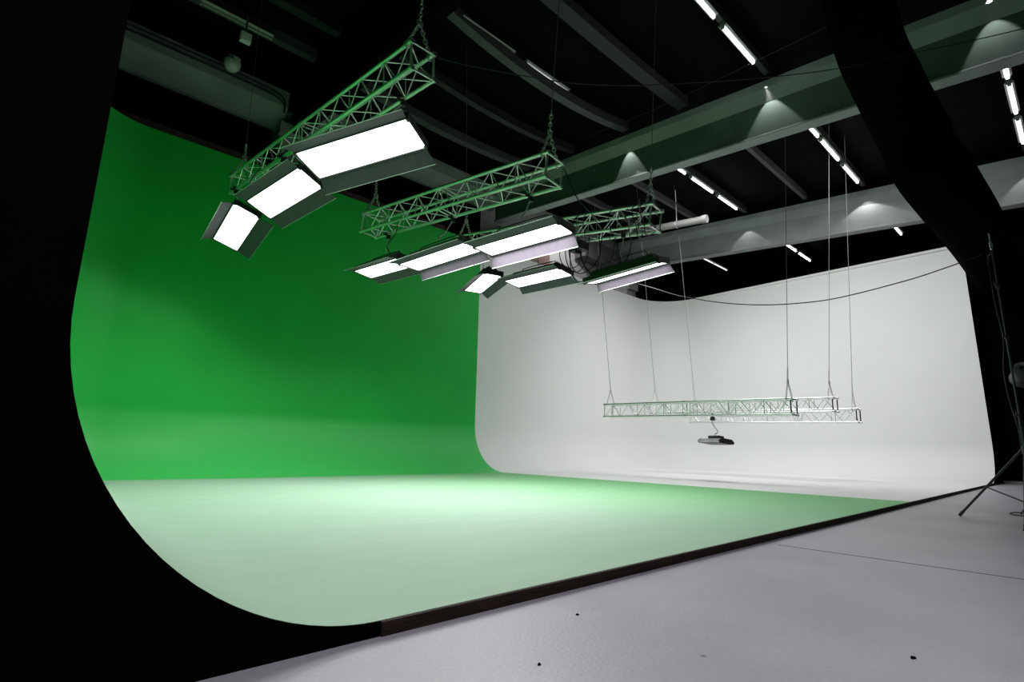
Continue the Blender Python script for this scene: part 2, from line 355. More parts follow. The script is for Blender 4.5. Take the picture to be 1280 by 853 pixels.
# ------------------------------------------------------------------ roof beams and columns
def beam(X, y0, y1, zb, k, label, m, wid=0.55, mweb=None):
    o = empty('roof_beam', (X, 0, 0)); tag(o, label, 'beam', 'roof beams')
    def part(name, prof, mm):
        b = MB(); n = len(prof); vs = [(a, y0, zb + k * y0 + c + ZS) for a, c in prof] + [(a, y1, zb + k * y1 + c + ZS) for a, c in prof]
        b.add(vs, [tuple(range(n)), tuple(reversed(range(n, 2 * n)))] + [(i, n + i, n + (i + 1) % n, (i + 1) % n) for i in range(n)])
        b.build(name, mm, o, None, bevel=0.008)
    part('top_flange', [(-0.10, 0.88), (-wid / 2, 1.16), (-wid / 2, 1.36), (wid / 2, 1.36), (wid / 2, 1.16), (0.10, 0.88)], m)
    part('web', [(-0.098, 0.07), (-0.098, 0.9), (0.098, 0.9), (0.098, 0.07)], mweb or m)
    part('bottom_flange', [(-0.17, 0), (-0.17, 0.05), (-0.10, 0.09), (0.10, 0.09), (0.17, 0.05), (0.17, 0)], m)
    return o
WEBSHADE = mat('shaded_beam_web', (0.085, 0.115, 0.095), 0.75, spec=0.15, var=0.15, vscale=1.5)  # shade and green bounce on the web, put into its colour
beam(12.12, -10.8, 12.2, 7.87, 0.0935, 'long greenish-grey concrete roof beam passing above the middle truss', CONC, mweb=WEBSHADE)
beam(20.07, -10.8, 12.2, 7.92, 0.0945, 'light grey concrete roof beam above the white wall', CONC)
beam(4.45, -10.8, 12.2, 7.95, 0.0945, 'dark roof beam high above the nearest green-lit truss', FABRIC)
def column(X, label, m, z1):
    b = MB(); b.box((X, 12.35, z1 / 2), (0.6, 0.5, z1)); b.box((X, 12.2, z1 - 0.7), (0.75, 0.8, 0.35)); b.box((X, 12.28, z1 - 1.0), (0.68, 0.64, 0.3))
    o = b.build('wall_column', m, None, None, bevel=0.02); tag(o, label, 'column', 'columns on the rear wall')
column(4.35, 'grey column top left, where the edge beam ends', CONC, 9.0 + 0.9)
column(12.55, 'grey column behind the far end of the middle truss', CONC, 9.0)
column(20.4, 'pale column above the corner of the white wall', WHITE, 9.05)
# edge beam along the rear wall at top left, with haunched underside
b = MB(); b.prism([(11.7, 10.15 + ZS), (11.7, 9.66 + ZS), (12.25, 9.25 + ZS), (12.4, 9.25 + ZS), (12.4, 10.15 + ZS)], -6.9, 4.1, axis='x')
tag(b.build('edge_beam', CONC, bevel=0.02), 'wide grey edge beam above the green wall at top left', 'beam')
b = MB(); b.prism([(11.7, 10.15 + ZS), (11.7, 9.72 + ZS), (12.25, 9.45 + ZS), (12.4, 9.45 + ZS), (12.4, 10.15 + ZS)], 4.75, 11.95, axis='x')
tag(b.build('edge_beam', CONC, bevel=0.02), 'grey edge beam showing between the largest lit panel and the middle truss', 'beam')
# grey roof panel box on the rear wall
b = MB(); b.box((18.4, 12.4, 9.55), (2.4, 0.6, 0.85)); tag(b.build('air_duct', mat('dull_duct_metal', (0.12, 0.12, 0.12), 0.6, metal=0.3, var=0.2)), 'dark grey boxed duct behind the third truss', 'duct')

# roof ribs: bands along X
def rib(x0, x1, Y, sag, label, m=RIB, wy=0.05, h=0.26, z0=9.47):
    b = MB(); n = 18; vs = []
    for i in range(n + 1):
        t = i / n; x = x0 + (x1 - x0) * t; z = roof(Y, z0) - sag * 4 * t * (1 - t) + ZS; yy = Y
        for dy, dz in ((-wy, 0), (wy, 0), (wy, h), (-wy, h)): vs.append((x, yy + dy, z + dz))
    b.add(vs, [(i * 4 + k, i * 4 + (k + 1) % 4, (i + 1) * 4 + (k + 1) % 4, (i + 1) * 4 + k) for i in range(n) for k in range(4)] + [(0, 1, 2, 3), (4 * n + 3, 4 * n + 2, 4 * n + 1, 4 * n)])
    o = b.build('roof_rib', m); tag(o, label, 'roof rib', 'roof ribs')
    return o
DARKRIB = mat('dark_roof_rib', (0.02, 0.02, 0.022), 0.7, var=0.15)
rib(4.8, 11.95, 6.2, 0.42, 'curved grey band sagging under the roof left of the greenish beam', wy=0.11)
rib(4.8, 11.95, 4.35, 0.12, 'dark wide band above the curved one, running up to the greenish beam', DARKRIB, wy=0.16)
rib(4.8, 11.95, 2.15, 0.0, 'narrow grey rib carrying the lit tubes at the top', wy=0.06)
rib(4.8, 11.95, 8.3, 0.3, 'faint dark band between the curved band and the rear one', DARKRIB, wy=0.09)
rib(4.8, 11.95, 10.3, 0.25, 'grey curved band just behind the largest lit panel', wy=0.12)
rib(12.5, 19.9, 3.97, 0.0, 'bare grey rib between two rows of lit tubes', wy=0.06)
rib(12.5, 19.9, 2.15, 0.0, 'grey rib carrying the lit tube row right of centre', wy=0.06)
rib(12.5, 19.9, 6.15, 0.0, 'grey rib carrying the lit tube row above the third truss', wy=0.06)
rib(12.5, 19.9, 8.1, 0.0, 'grey rib ending above the pale hanging pipe', wy=0.06)
rib(12.5, 19.9, 10.4, 0.0, 'grey rib nearest the rear wall above the third truss', wy=0.08)
rib(12.5, 19.9, -1.8, 0.0, 'grey rib carrying the tubes at the far right edge', wy=0.06)
rib(-3.5, 4.2, 10.3, 0.0, 'bright-edged grey rib at top left above the edge beam', wy=0.1)
rib(-3.5, 4.2, 8.9, 0.0, 'dark grey rib end left of the nearest truss', DARKRIB, wy=0.12)
rib(-3.5, 4.2, 6.6, 0.0, 'dark rib end just left of the chain of the nearest truss', DARKRIB, wy=0.12)

# ------------------------------------------------------------------ fluorescent battens
def make_batten():
    root = empty('fluorescent_light')
    b = MB(); b.prism([(-0.09, 0.06), (-0.05, 0.1), (0.05, 0.1), (0.09, 0.06), (0.05, 0.03), (-0.05, 0.03)], -0.78, 0.78, axis='x')
    b.build('housing', GREYPL, root, bevel=0.003)
    b = MB(); b.tube((-0.74, -0.0, 0.0), (0.74, 0.0, 0.0), 0.028, 12); b.build('tube', TUBE, root)
    for s in (-1, 1):
        b = MB(); b.box((s * 0.755, 0, 0.01), (0.03, 0.07, 0.08)); b.build('end_socket', GREYPL, root)
    return root
proto = make_batten(); used = False
def place_batten(x, y, label, dim=False):
    global used
    if not used: r = proto; used = True
    else:
        r = proto.copy(); COL.objects.link(r)
        for ch in proto.children:
            c = ch.copy(); COL.objects.link(c); c.parent = r
    r.location = (x, y, roof(y) + ZS); r.rotation_euler = (0, 0, 0)
    if dim:
        for ch in r.children:
            if ch.name.startswith('tube'):
                ch.data = ch.data.copy(); ch.data.materials.clear(); ch.data.materials.append(GREYPL if dim == 2 else TUBEDIM)
    tag(r, label, 'ceiling light', 'fluorescent tubes under the roof'); return r
# frame positions: bay by bay
B = [(8.55, 2.15, 'lit tube cut by the top edge, upper of two above the greenish beam', 0),
     (10.45, 2.15, 'lit tube just above the greenish beam, lower of two', 0),
     (14.48, 6.15, 'first and leftmost tube of the lit row above the third truss', 0),
     (16.4, 6.15, 'middle tube of the lit row above the third truss', 0),
     (18.32, 6.15, 'rightmost tube of the lit row above the third truss', 0),
     (14.68, 2.15, 'upper left tube of the lit row under the greenish beam', 0),
     (16.45, 2.15, 'middle tube of the lit row under the greenish beam', 0),
     (18.43, 2.15, 'lower right tube of the lit row under the greenish beam', 0),
     (14.6, -1.8, 'topmost tube of the row at the far right edge', 0),
     (16.45, -1.8, 'long middle tube of the row at the far right edge', 0),
     (18.35, -1.8, 'lowest tube of the row at the far right edge', 0),
     (6.55, 6.15, 'thin dimly glowing tube beside the curved roof band', 1),
     (8.5, 6.15, 'short faint tube right of the thin glowing one', 1),
     (2.3, 10.12, 'unlit shiny tube at top left above the edge beam', 2),
     (24.3, 10.12, 'small distant tube, left of the pair nearest the third truss', 1),
     (25.85, 10.12, 'small distant tube, right of the pair nearest the third truss', 1),
     (24.5, 6.2, 'small distant tube, left of the pair above the white wall', 0),
     (26.3, 6.2, 'small distant tube, right of the pair above the white wall', 0),
     (24.5, 2.2, 'single small distant tube near the right end of the white wall', 0)]
for x, y, l, d in B: place_batten(x, y, l, d)
# light spilling from the last tube of each row onto the beam beside it
for X, Y, w_, dg in ((12.12, 2.15, 3.2, 64), (12.12, 6.15, 2.8, 56), (12.12, -1.8, 3.0, 54), (20.07, 2.15, 1.3, 110), (20.07, 6.15, 0.8, 80), (20.07, -1.8, 0.8, 80)):
    z = roof(Y) - 0.28 + ZS
    o_ = 0.30 if X < 15 else 0.48
    spot('tube_end_spill', (X - o_, Y, z), (X - o_ + 0.16, Y, z - 1.3), SPILL_W * w_, dg, 0.15, rad=0.03)

# ------------------------------------------------------------------ black fabric duct crossing in front of the beams
L_ = [(6.6, -0.3, 9.0), (7.22, -0.3, 6.9), (7.62, -0.3, 6.13), (8.51, -0.3, 5.82), (9.63, -0.3, 5.56), (10.51, -0.3, 5.28), (12.41, -0.3, 5.32), (15.47, -0.3, 5.5), (18.41, -0.3, 5.55), (22.3, -0.3, 5.6)]
R_ = [(6.9, -1.05, 9.0), (7.5, -1.05, 6.9), (8.06, -1.04, 6.4), (8.9, -1.05, 6.4), (9.7, -1.06, 6.4), (11.4, -1.12, 6.4), (13.5, -1.2, 6.4), (15.8, -1.29, 6.4), (18.8, -1.32, 6.45), (22.3, -1.35, 6.5)]
Ls = smooth_pts(L_, 6); Rs = smooth_pts(R_, 6)
b = MB(); vs = []; nn = 14
for i, (p, q) in enumerate(zip(Ls, Rs)):
    for j in range(nn):
        t = j / (nn - 1)
        if j <= 7:
            t = j / 7; c = p.lerp(q, t) + Vector((0, 0, -0.10 * math.sin(PI * t)))
            c.z += 0.03 * math.sin(t * 22 + i * 0.15) * math.sin(PI * t)
        else:
            t = (j - 7) / 7; c = q.lerp(p, t) + Vector((0, 0, 0.55 * math.sin(PI * t)))
        vs.append((c.x, c.y, c.z + ZS))
n = len(Ls)
b.add(vs, [(i * nn + j, i * nn + (j + 1) % nn, (i + 1) * nn + (j + 1) % nn, (i + 1) * nn + j) for i in range(n - 1) for j in range(nn)], True)
b.add(vs, [tuple(range(nn)), tuple(reversed(range((n - 1) * nn, n * nn)))])
tag(b.build('bundled_drape', FABRIC), 'thick black bundled drape crossing in front of both roof beams at right', 'drape')

# ------------------------------------------------------------------ trusses
def frame(yaw, el, ro):
    d = Vector((math.sin(yaw) * math.cos(el), math.cos(yaw) * math.cos(el), math.sin(el))); s = d.cross(Vector((0, 0, 1))).normalized(); v = s.cross(d)
    return d, s * math.cos(ro) + v * math.sin(ro), v * math.cos(ro) - s * math.sin(ro)
WT = 0.4
def truss(P, yaw, el, ro, L, label, group, dark_end=False):
    d, s, v = frame(yaw, el, ro); M = Matrix((s, d, v)).transposed().to_4x4()
    M.translation = V(*P) + s * WT / 2 - v * WT / 2 + d * L / 2
    root = empty('lighting_truss', M=M); tag(root, label, 'truss', group)
    h = WT / 2 - 0.025; rc = 0.026
    cs = [(-h, h), (h, h), (h, -h), (-h, -h)]
    for x, z in cs:
        b = MB(); b.tube((x, -L / 2, z), (x, L / 2, z), rc, 12)
        for e in (-1, 1): b.tube((x, e * (L / 2 - 0.05), z), (x, e * L / 2, z), rc + 0.008, 12)
        b.tube((x, -0.06, z), (x, 0.06, z), rc + 0.009, 12)
        b.build('chord', ALU, root)
    for k in range(4):                            # bracing of each of the four sides
        a = cs[k]; c = cs[(k + 1) % 4]; b = MB()
        for half in (-1, 1):
            y0, y1 = (-L / 2 + 0.06, -0.06) if half < 0 else (0.06, L / 2 - 0.06)
            n = max(4, round((y1 - y0) / 0.27)); step = (y1 - y0) / n
            for i in range(n):
                p, q = (a, c) if (i + k) % 2 == 0 else (c, a)
                b.tube((p[0], y0 + i * step, p[1]), (q[0], y0 + (i + 1) * step, q[1]), 0.010, 6)
            if k in (1, 3):
                for i in range(2, n, 3): b.tube((a[0], y0 + i * step, a[1]), (c[0], y0 + i * step, c[1]), 0.009, 6)
        b.build('bracing', ALUB, root)
    for y in (-L / 2 + 0.03, L / 2 - 0.03):
        b = MB()
        for k in range(4): b.tube((cs[k][0], y, cs[k][1]), (cs[(k + 1) % 4][0], y, cs[(k + 1) % 4][1]), 0.015, 8)
        b.build('end_frame', BLACKMETAL if (dark_end and y < 0) else ALU, root)
    b = MB()
    for y in (-0.05, 0.05):
        for k in range(4): b.tube((cs[k][0], y, cs[k][1]), (cs[(k + 1) % 4][0], y, cs[(k + 1) % 4][1]), 0.011, 8)
    b.build('joint_frame', ALU, root)
    return root, M, L
G1 = 'trusses over the green stage'; G2 = 'low trusses in front of the white wall'
T1 = truss((2.765, 2.955, 5.593), -0.089, 0.039, 0.087, 5.80, 'nearest and highest truss, green-lit, carrying the three large lit panels', G1)
T2 = truss((4.599, 2.381, 4.623), -0.124, 0.076, -0.032, 4.32, 'green-lit truss in the middle, seen whole in front of the roof beam', G1)
T3 = truss((6.884, 2.245, 4.616), -0.092, 0.144, -0.010, 4.785, 'green-lit truss on the right, wound with black cables', G1)
T4 = truss((12.452, 2.382, 1.918), 0.009, 0.020, -0.008, 5.226, 'lowest and nearest of the silver trusses before the white wall, carrying the unlit lamp', G2, True)
T5 = truss((15.136, 2.334, 2.142), 0.020, 0.023, 0.023, 5.505, 'middle silver truss before the white wall', G2, True)
T6 = truss((16.188, 2.099, 1.913), -0.014, 0.019, 0.014, 4.80, 'silver truss reaching furthest right before the white wall', G2, True)

def chain_links(b, a, c, R=0.022, r=0.006, pitch=0.036):
    a = Vector(a); c = Vector(c); d = c - a; L = d.length; d.normalize(); u = d.orthogonal().normalized(); v = d.cross(u)
    n = max(2, int(L / pitch))
    for i in range(n):
        p = a + d * (L * (i + 0.5) / n)
        M = Matrix((d, u, v)).transposed() if i % 2 == 0 else Matrix((d, v, u)).transposed()
        b.torus(p, R * 0.72, r, M, 10, 5, sx=1.5)
def hang(tr, end, top, label, group, big=True):
    """sling of chain from the two upper chords to an apex and a wire rope up to the roof"""
    root_, M, L = tr; h = WT / 2 - 0.025; y = end * (L / 2 - (0.12 if end < 0 else 0.12))
    p1 = M @ Vector((-h, y, h)); p2 = M @ Vector((h, y, h)); mid = (p1 + p2) / 2
    apex = mid + Vector((0, 0, 0.42)); topv = V(top[0], top[1], top[3] if len(top) > 3 else roof(top[1]) + 0.28)
    o = empty('truss_suspension', apex); tag(o, label, 'hanging cable', group); I = Matrix.Translation(-apex)
    for p in (p1, p2):
        b = MB(); b.torus(p, 0.04, 0.009, M.to_3x3() @ Matrix.Rotation(PI / 2, 3, 'X'), 12, 6); chain_links(b, p + Vector((0, 0, 0.03)), apex, 0.030 if big else 0.022, 0.0085 if big else 0.006, 0.050 if big else 0.036); b.build('sling_chain', STEEL, o, I)
    b = MB(); b.torus(apex, 0.04, 0.011, Matrix.Rotation(PI / 2, 3, 'X'), 12, 6); c2 = apex + (topv - apex).normalized() * 0.32
    chain_links(b, apex + Vector((0, 0, 0.03)), c2, 0.030 if big else 0.022, 0.0085 if big else 0.006, 0.050 if big else 0.036); b.build('top_chain', STEEL, o, I)
    b = MB(); b.tube(c2, topv, 0.006, 6); b.build('wire_rope', WIRE, o, I)
    # clamp at the truss
    b = MB(); b.box(mid - Vector((0, 0, 0.0)), (0.06, 0.06, 0.05)); 
    return o
GS = 'suspensions of the green-lit trusses'; GW = 'suspensions of the silver trusses'
hang(T1, -1, (2.90, 2.75, 9.1), 'chain at the near end of the highest truss, cut by the top edge', GS)
hang(T1, 1, (2.55, 9.3, 9.7), 'chain and wire at the far end of the highest truss, over the green wall', GS)
hang(T2, -1, (4.80, 2.15, 9.0), 'chain and wire at the near end of the middle truss', GS)
hang(T2, 1, (4.30, 6.9, 9.5, 8.56), 'chain and wire at the far end of the middle truss', GS)
hang(T3, -1, (7.05, 2.05, 9.1), 'chain and wire at the near end of the cable-wound truss', GS)
hang(T3, 1, (6.65, 7.1, 9.6), 'thin wire at the far end of the cable-wound truss', GS)
hang(T4, -1, (12.60, 1.97, 9.3), 'wire and chain holding the right end of the lamp-carrying silver truss', GW, False)
hang(T4, 1, (12.62, 8.1, 9.9), 'wire holding the left end of the lamp-carrying silver truss', GW, False)
hang(T5, -1, (15.30, 1.80, 9.3), 'wire and chain holding the right end of the middle silver truss', GW, False)
hang(T5, 1, (15.35, 8.15, 9.9), 'wire holding the left end of the middle silver truss', GW, False)
hang(T6, -1, (16.30, 1.70, 9.3), 'rightmost wire and chain over the white wall', GW, False)
hang(T6, 1, (16.35, 7.2, 9.8), 'wire holding the left end of the rearmost silver truss', GW, False)

# ------------------------------------------------------------------ LED panels
def R_yxz(a, b_, c):
    return Matrix.Rotation(a, 3, 'Z') @ Matrix.Rotation(b_, 3, 'X') @ Matrix.Rotation(c, 3, 'Y')
def bottom_chord_point(tr, y_world, side):
    root_, M, L = tr; h = WT / 2 - 0.025; a = M @ Vector((side * h, -L / 2, -h)); c = M @ Vector((side * h, L / 2, -h)); t = (y_world - a.y) / (c.y - a.y); t = min(0.97, max(0.03, t))
    return a.lerp(c, t)
def panel(p, tr, side, doors, label, group, lit=True):
    x, y, z, a, b_, c, L, Wd = p
    R = R_yxz(a, b_, c); M = R.to_4x4(); M.translation = V(x, y, z); I = M.inverted()
    root = empty('led_panel', M=M); tag(root, label, 'studio light', group)
    b = MB()                                       # housing: tray with a raised, finned back
    b.box((0, 0, 0.045), (Wd + 0.05, L + 0.05, 0.08)); b.box((0, 0, 0.115), (Wd * 0.62, L * 0.86, 0.07))
    for i in range(22): b.box((0, -L * 0.40 + i * L * 0.80 / 21, 0.165), (Wd * 0.56, 0.012, 0.035))
    b.build('housing', BLACKMETAL, root, bevel=0.006)
    b = MB(); b.box((0, 0, -0.003), (Wd, L, 0.012)); b.build('diffuser', GLOW if lit else OFFDIFF, root, bevel=0.004)
    b = MB()                                       # rim and corner catches around the diffuser
    for s in (-1, 1):
        b.box((s * (Wd / 2 + 0.012), 0, -0.006), (0.016, L + 0.04, 0.03)); b.box((0, s * (L / 2 + 0.012), -0.006), (Wd + 0.04, 0.016, 0.03))
    for sx in (-1, 1):
        for sy in (-1, 1): b.box((sx * (Wd / 2 - 0.01), sy * (L / 2 + 0.005), -0.022), (0.05, 0.035, 0.02))
    b.build('rim', BLACKMETAL, root, bevel=0.002)
    if lit:                                        # the LEDs throw a forward beam
        l = area('led_light', (0, 0, -0.03), (0, 0, 0), Wd, L, PANEL_W, (1, 0.985, 1), math.radians(150)); l.parent = root
    for s, (ang, wd) in zip((1, -1), doors):
        an = math.radians(ang); dx = s * math.sin(an); dz = -math.cos(an); hx = s * (Wd / 2 + 0.022)
        f = MB(); nx, nz = -dz * 0.004, dx * 0.004
        q = []
        for t, ly in ((0.0, L / 2), (1.0, L / 2 + 0.04)):
            for e in (-1, 1):
                for o_ in (-1, 1): q.append((hx + dx * wd * t + nx * o_, e * ly, -0.01 + dz * wd * t + nz * o_))
        # order: t0e-o-, t0e-o+, t0e+o-, t0e+o+, t1...
        f.add(q, [(0, 1, 3, 2), (4, 6, 7, 5), (0, 4, 5, 1), (2, 3, 7, 6), (0, 2, 6, 4), (1, 5, 7, 3)])
        lipx = hx + dx * wd; lipz = -0.01 + dz * wd
        dr = f.build('barn_door', DOORMAT, root)
        g = MB(); g.tube((lipx, -L / 2 - 0.04, lipz), (lipx, L / 2 + 0.04, lipz), 0.006, 6); g.build('edge_strip', STEEL, dr)
        g = MB(); g.tube((hx, -L * 0.32, 0), (hx, -L * 0.24, 0), 0.012, 8); g.tube((hx, L * 0.24, 0), (hx, L * 0.32, 0), 0.012, 8); g.build('hinge', STEEL, dr)
    # yoke, hanger pipe and clamp
    top = bottom_chord_point(tr, y, side); lt = I @ top
    b = MB(); yk = Vector((0, 0, 0.27))
    for s in (-1, 1): b.path([(0.0, s * L * 0.33, 0.13), (0.0, s * L * 0.32, 0.22), (0, s * L * 0.30, 0.26), (0, s * L * 0.12, 0.27), (0, 0, 0.27)], 0.009, 6)
    b.build('yoke', BLACKMETAL, root)
    pv = I @ (top - Vector((0, 0, 0.06)))
    b = MB(); b.path(smooth_pts([yk, yk + Vector((0, 0.02, 0.06)), yk.lerp(pv, 0.4) + Vector((0.02, 0.03, 0)), yk.lerp(pv, 0.7), pv], 5), 0.010, 8); b.build('hanger', STEEL, root)
    b = MB(); MI = I.to_3x3(); b.torus(lt, 0.042, 0.014, MI @ (tr[1].to_3x3() @ Matrix.Rotation(PI / 2, 3, 'X')), 14, 6); b.box(I @ (top - Vector((0, 0, 0.065))), (0.06, 0.06, 0.07), MI); b.box(I @ (top - Vector((0.07, 0, 0.03))), (0.06, 0.03, 0.03), MI)
    b.build('clamp', BLACKMETAL, root, bevel=0.003)
    return root
GL = 'led panels under the trusses'
panel([2.564, 3.663, 4.298, 0.51, -0.121, 0.212, 1.56, 0.469], T1, 1, ((60, 0.21), (70, 0.18)), 'largest lit panel, closest to the camera under the highest truss', GL)
panel([2.589, 6.438, 4.706, 0.231, -0.138, 0.345, 1.41, 0.446], T1, -1, ((88, 0.24), (75, 0.2)), 'middle one of the three lit panels under the highest truss', GL)
panel([2.418, 8.427, 4.664, -0.03, -0.183, 0.321, 1.401, 0.448], T1, -1, ((82, 0.25), (52, 0.2)), 'squarish lit panel with open flaps, furthest left', GL)
panel([4.399, 6.305, 3.851, 0.079, 0.049, 0.125, 1.358, 0.363], T2, 0.9, ((80, 0.21), (70, 0.18)), 'leftmost of three lit panels in line under the middle truss', GL)
panel([4.465, 4.605, 3.645, 0.186, -0.042, -0.041, 1.416, 0.43], T2, 1, ((32, 0.17), (85, 0.18)), 'middle one of three lit panels in line under the middle truss', GL)
panel([4.737, 3.001, 3.553, 0.205, -0.029, -0.019, 1.391, 0.412], T2, 1, ((10, 0.19), (95, 0.18)), 'lit panel nearest the white wall of the three under the middle truss', GL)
panel([6.748, 6.329, 4.111, -0.377, 0.014, 0.033, 1.389, 0.378], T3, 0, ((60, 0.18), (60, 0.2)), 'small twisted lit panel low against the green and white boundary', GL)
panel([6.88, 4.817, 3.92, 0.07, 0.027, 0.084, 1.36, 0.406], T3, 0, ((60, 0.18), (85, 0.18)), 'lit panel between the small twisted one and the shaded one', GL)
panel([7.055, 2.917, 3.617, 0.135, -0.071, -0.26, 1.352, 0.41], T3, 0, ((20, 0.17), (88, 0.2)), 'panel whose dark flap hides most of its light, lowest right', GL)

# unlit lamp under the lowest silver truss
Mg = Matrix.Translation(V(12.66, 4.30, 0.93)) @ Matrix.Rotation(math.radians(-28), 4, 'Z') @ Matrix.Rotation(math.radians(8), 4, 'Y')
root = empty('studio_lamp', M=Mg); tag(root, 'small unlit flat lamp hanging under the lowest silver truss', 'studio light')
Ig = Mg.inverted()
b = MB(); b.prism([(-0.18, -0.03), (-0.21, 0.02), (-0.13, 0.075), (0.13, 0.075), (0.21, 0.02), (0.18, -0.03)], -0.42, 0.42); b.build('housing', mat('satin_lamp_housing', (0.5, 0.5, 0.5), 0.3, metal=0.6, var=0.1), root, bevel=0.008)
b = MB(); b.box((0, 0, 0.115), (0.16, 0.42, 0.075)); b.build('ballast', BLACKMETAL, root, bevel=0.008)
b = MB(); b.box((0, 0, -0.036), (0.32, 0.76, 0.012)); b.build('diffuser', BLACKMETAL, root)
for s in (-1, 1):
    b = MB(); b.prism([(-0.19, -0.035), (-0.215, 0.02), (-0.135, 0.08), (0.135, 0.08), (0.215, 0.02), (0.19, -0.035)], s * 0.42 - 0.012, s * 0.42 + 0.012); b.build('end_cap', BLACKMETAL, root)
ct = bottom_chord_point(T4, 4.33, -0.2); lc_ = Ig @ ct
b = MB(); b.path(smooth_pts([(0, 0, 0.13), (0.0, 0.05, 0.2), (0, -0.06, 0.26), Ig @ (ct - Vector((0.0, 0, 0.22))), Ig @ (ct - Vector((0, 0, 0.06)))], 6), 0.013, 8); b.build('hanger', STEEL, root)
b = MB(); b.torus(lc_, 0.045, 0.018, Ig.to_3x3() @ Matrix.Rotation(PI / 2, 3, 'X'), 12, 6); b.box(Ig @ (ct - Vector((0, 0, 0.08))), (0.07, 0.1, 0.08), Ig.to_3x3()); b.build('clamp', BLACKMETAL, root)

# ------------------------------------------------------------------ cables
def cable(name, pts, r, label, m=RUBBER, group=None):
    P = smooth_pts(pts, 8); c = Vector(P[len(P) // 2]); b = MB(); b.path([p - c for p in P], r, 6); o = b.build(name, m); o.location = c
    tag(o, label, 'cable', group); return o
def vv(pts): return [V(*p) for p in pts]
cable('power_cable', vv([(7.3, 3.25, 3.78), (7.39, 3.02, 3.57), (7.51, 2.63, 3.38), (7.62, 2.25, 3.2), (7.79, 1.66, 3.01), (7.94, 1.12, 2.9), (8.09, 0.6, 2.86), (8.23, 0.12, 2.88), (8.44, -0.6, 3.01), (8.56, -1.02, 3.12), (8.66, -1.40, 3.24)]), 0.0075, 'long cable sagging across the white wall to the light stand')
cable('power_cable', vv([(3.18, 2.99, 5.56), (3.57, 2.61, 5.42), (4.39, 1.98, 5.31), (5.05, 1.47, 5.33), (5.64, 1.01, 5.42), (6.52, 0.33, 5.6), (7.43, -0.38, 5.85), (8.49, -1.2, 6.26), (9.7, -2.15, 6.75), (10.8, -3.0, 7.3)]), 0.007, 'cable swung from the highest truss across the roof to the right')
cable('guy_wire', vv([(10.49, 6.46, 9.3), (10.6, 4.0, 9.15), (10.30, 0.0, 8.8), (10.2, -2.5, 8.6)]), 0.006, 'thin straight wire crossing under the dark roof')
# loops hung from the third truss
rnd = random.Random(11); GC = 'cable loops under the cable-wound truss'
specs = [((7.05, 4.35), (7.05, 3.85), 0.50, 'left loose cable loop under the cable-wound truss'), ((7.0, 4.2), (6.95, 3.6), 0.62, 'wide cable loop left of the black junction box'), ((6.9, 4.05), (6.95, 3.4), 0.85, 'deepest cable loop beside the black junction box'),
         ((6.75, 3.95), (6.9, 3.3), 0.72, 'cable loop hanging below the black junction box'), ((7.2, 4.0), (7.2, 3.2), 0.6, 'cable loop right of the black junction box'), ((6.95, 3.9), (7.3, 2.95), 0.72, 'cable sweeping from the black box to the shaded panel')]
for (a, c, dp, l) in specs:
    za = 4.616 + (a[1] - 2.245) * 0.145 - 0.4; zc = 4.616 + (c[1] - 2.245) * 0.145 - 0.4; pts = []
    for i in range(9):
        t = i / 8; pts.append((a[0] + (c[0] - a[0]) * t + 0.05 * math.sin(7 * t + dp * 9), a[1] + (c[1] - a[1]) * t + 0.10 * math.sin(2 * PI * t), za + (zc - za) * t + 0.02 - dp * (1 - (2 * t - 1) ** 2) ** 0.8))
    cable('power_cable', vv(pts), 0.009, l, group=GC)
# cables wound on the third truss
for k, (y0, y1, l) in enumerate([(2.35, 2.75, 'short cable coil wound on the near end of the cable-wound truss'), (2.3, 3.6, 'loose cable spiralling along the near half of the cable-wound truss'), (3.6, 5.0, 'loose cable spiralling along the far half of the cable-wound truss')]):
    pts = []; n = 34; turns = (3, 2.5, 2.0)[k]
    for i in range(n + 1):
        t = i / n; y = y0 + (y1 - y0) * t; a = 2 * PI * turns * t + k; rr = 0.26 + 0.03 * math.sin(5 * t * PI)
        cx = 7.08 - 0.09 * (y - 2.245); cz = 4.41 + (y - 2.245) * 0.145
        pts.append((cx + rr * math.cos(a), y + 0.04 * math.sin(3 * a), cz + rr * math.sin(a) * 1.05 - 0.02))
    cable('power_cable', vv(pts), 0.008, l, group='cables wound on the third truss')
# droop from the clamp of each T1 / T2 lamp
cable('power_cable', vv([(2.6, 7.3, 5.75), (2.45, 7.4, 5.5), (2.35, 7.6, 5.25), (2.5, 7.9, 5.1), (2.45, 8.3, 4.9)]), 0.008, 'black lead drooping from the highest truss to the squarish panel')
cable('power_cable', vv([(4.3, 5.7, 4.5), (4.28, 5.75, 4.3), (4.2, 5.85, 4.1), (4.35, 5.95, 3.98)]), 0.008, 'black lead drooping from the middle truss to its leftmost panel')
cable('power_cable', vv([(5.0, 2.5, 4.6), (5.08, 2.42, 4.35), (5.15, 2.35, 4.1), (5.35, 2.3, 3.95), (5.7, 2.4, 3.95)]), 0.008, 'black lead hanging from the near end of the middle truss')
# junction box under the third truss
jb = empty('junction_box', V(6.95, 3.85, 4.30)); tag(jb, 'small black junction box hanging under the cable-wound truss', 'electrical box')
b = MB(); b.box((0, 0, 0), (0.22, 0.3, 0.16)); b.box((0, 0, 0.10), (0.1, 0.14, 0.05)); b.box((0.0, 0.0, 0.155), (0.03, 0.03, 0.09)); b.build('body', BLACKMETAL, jb, bevel=0.012)
for i in range(3):
    b = MB(); b.tube((-0.06 + 0.06 * i, 0.0, -0.08), (-0.06 + 0.06 * i, 0.0, -0.125), 0.022, 10); b.build('socket', RUBBER, jb)

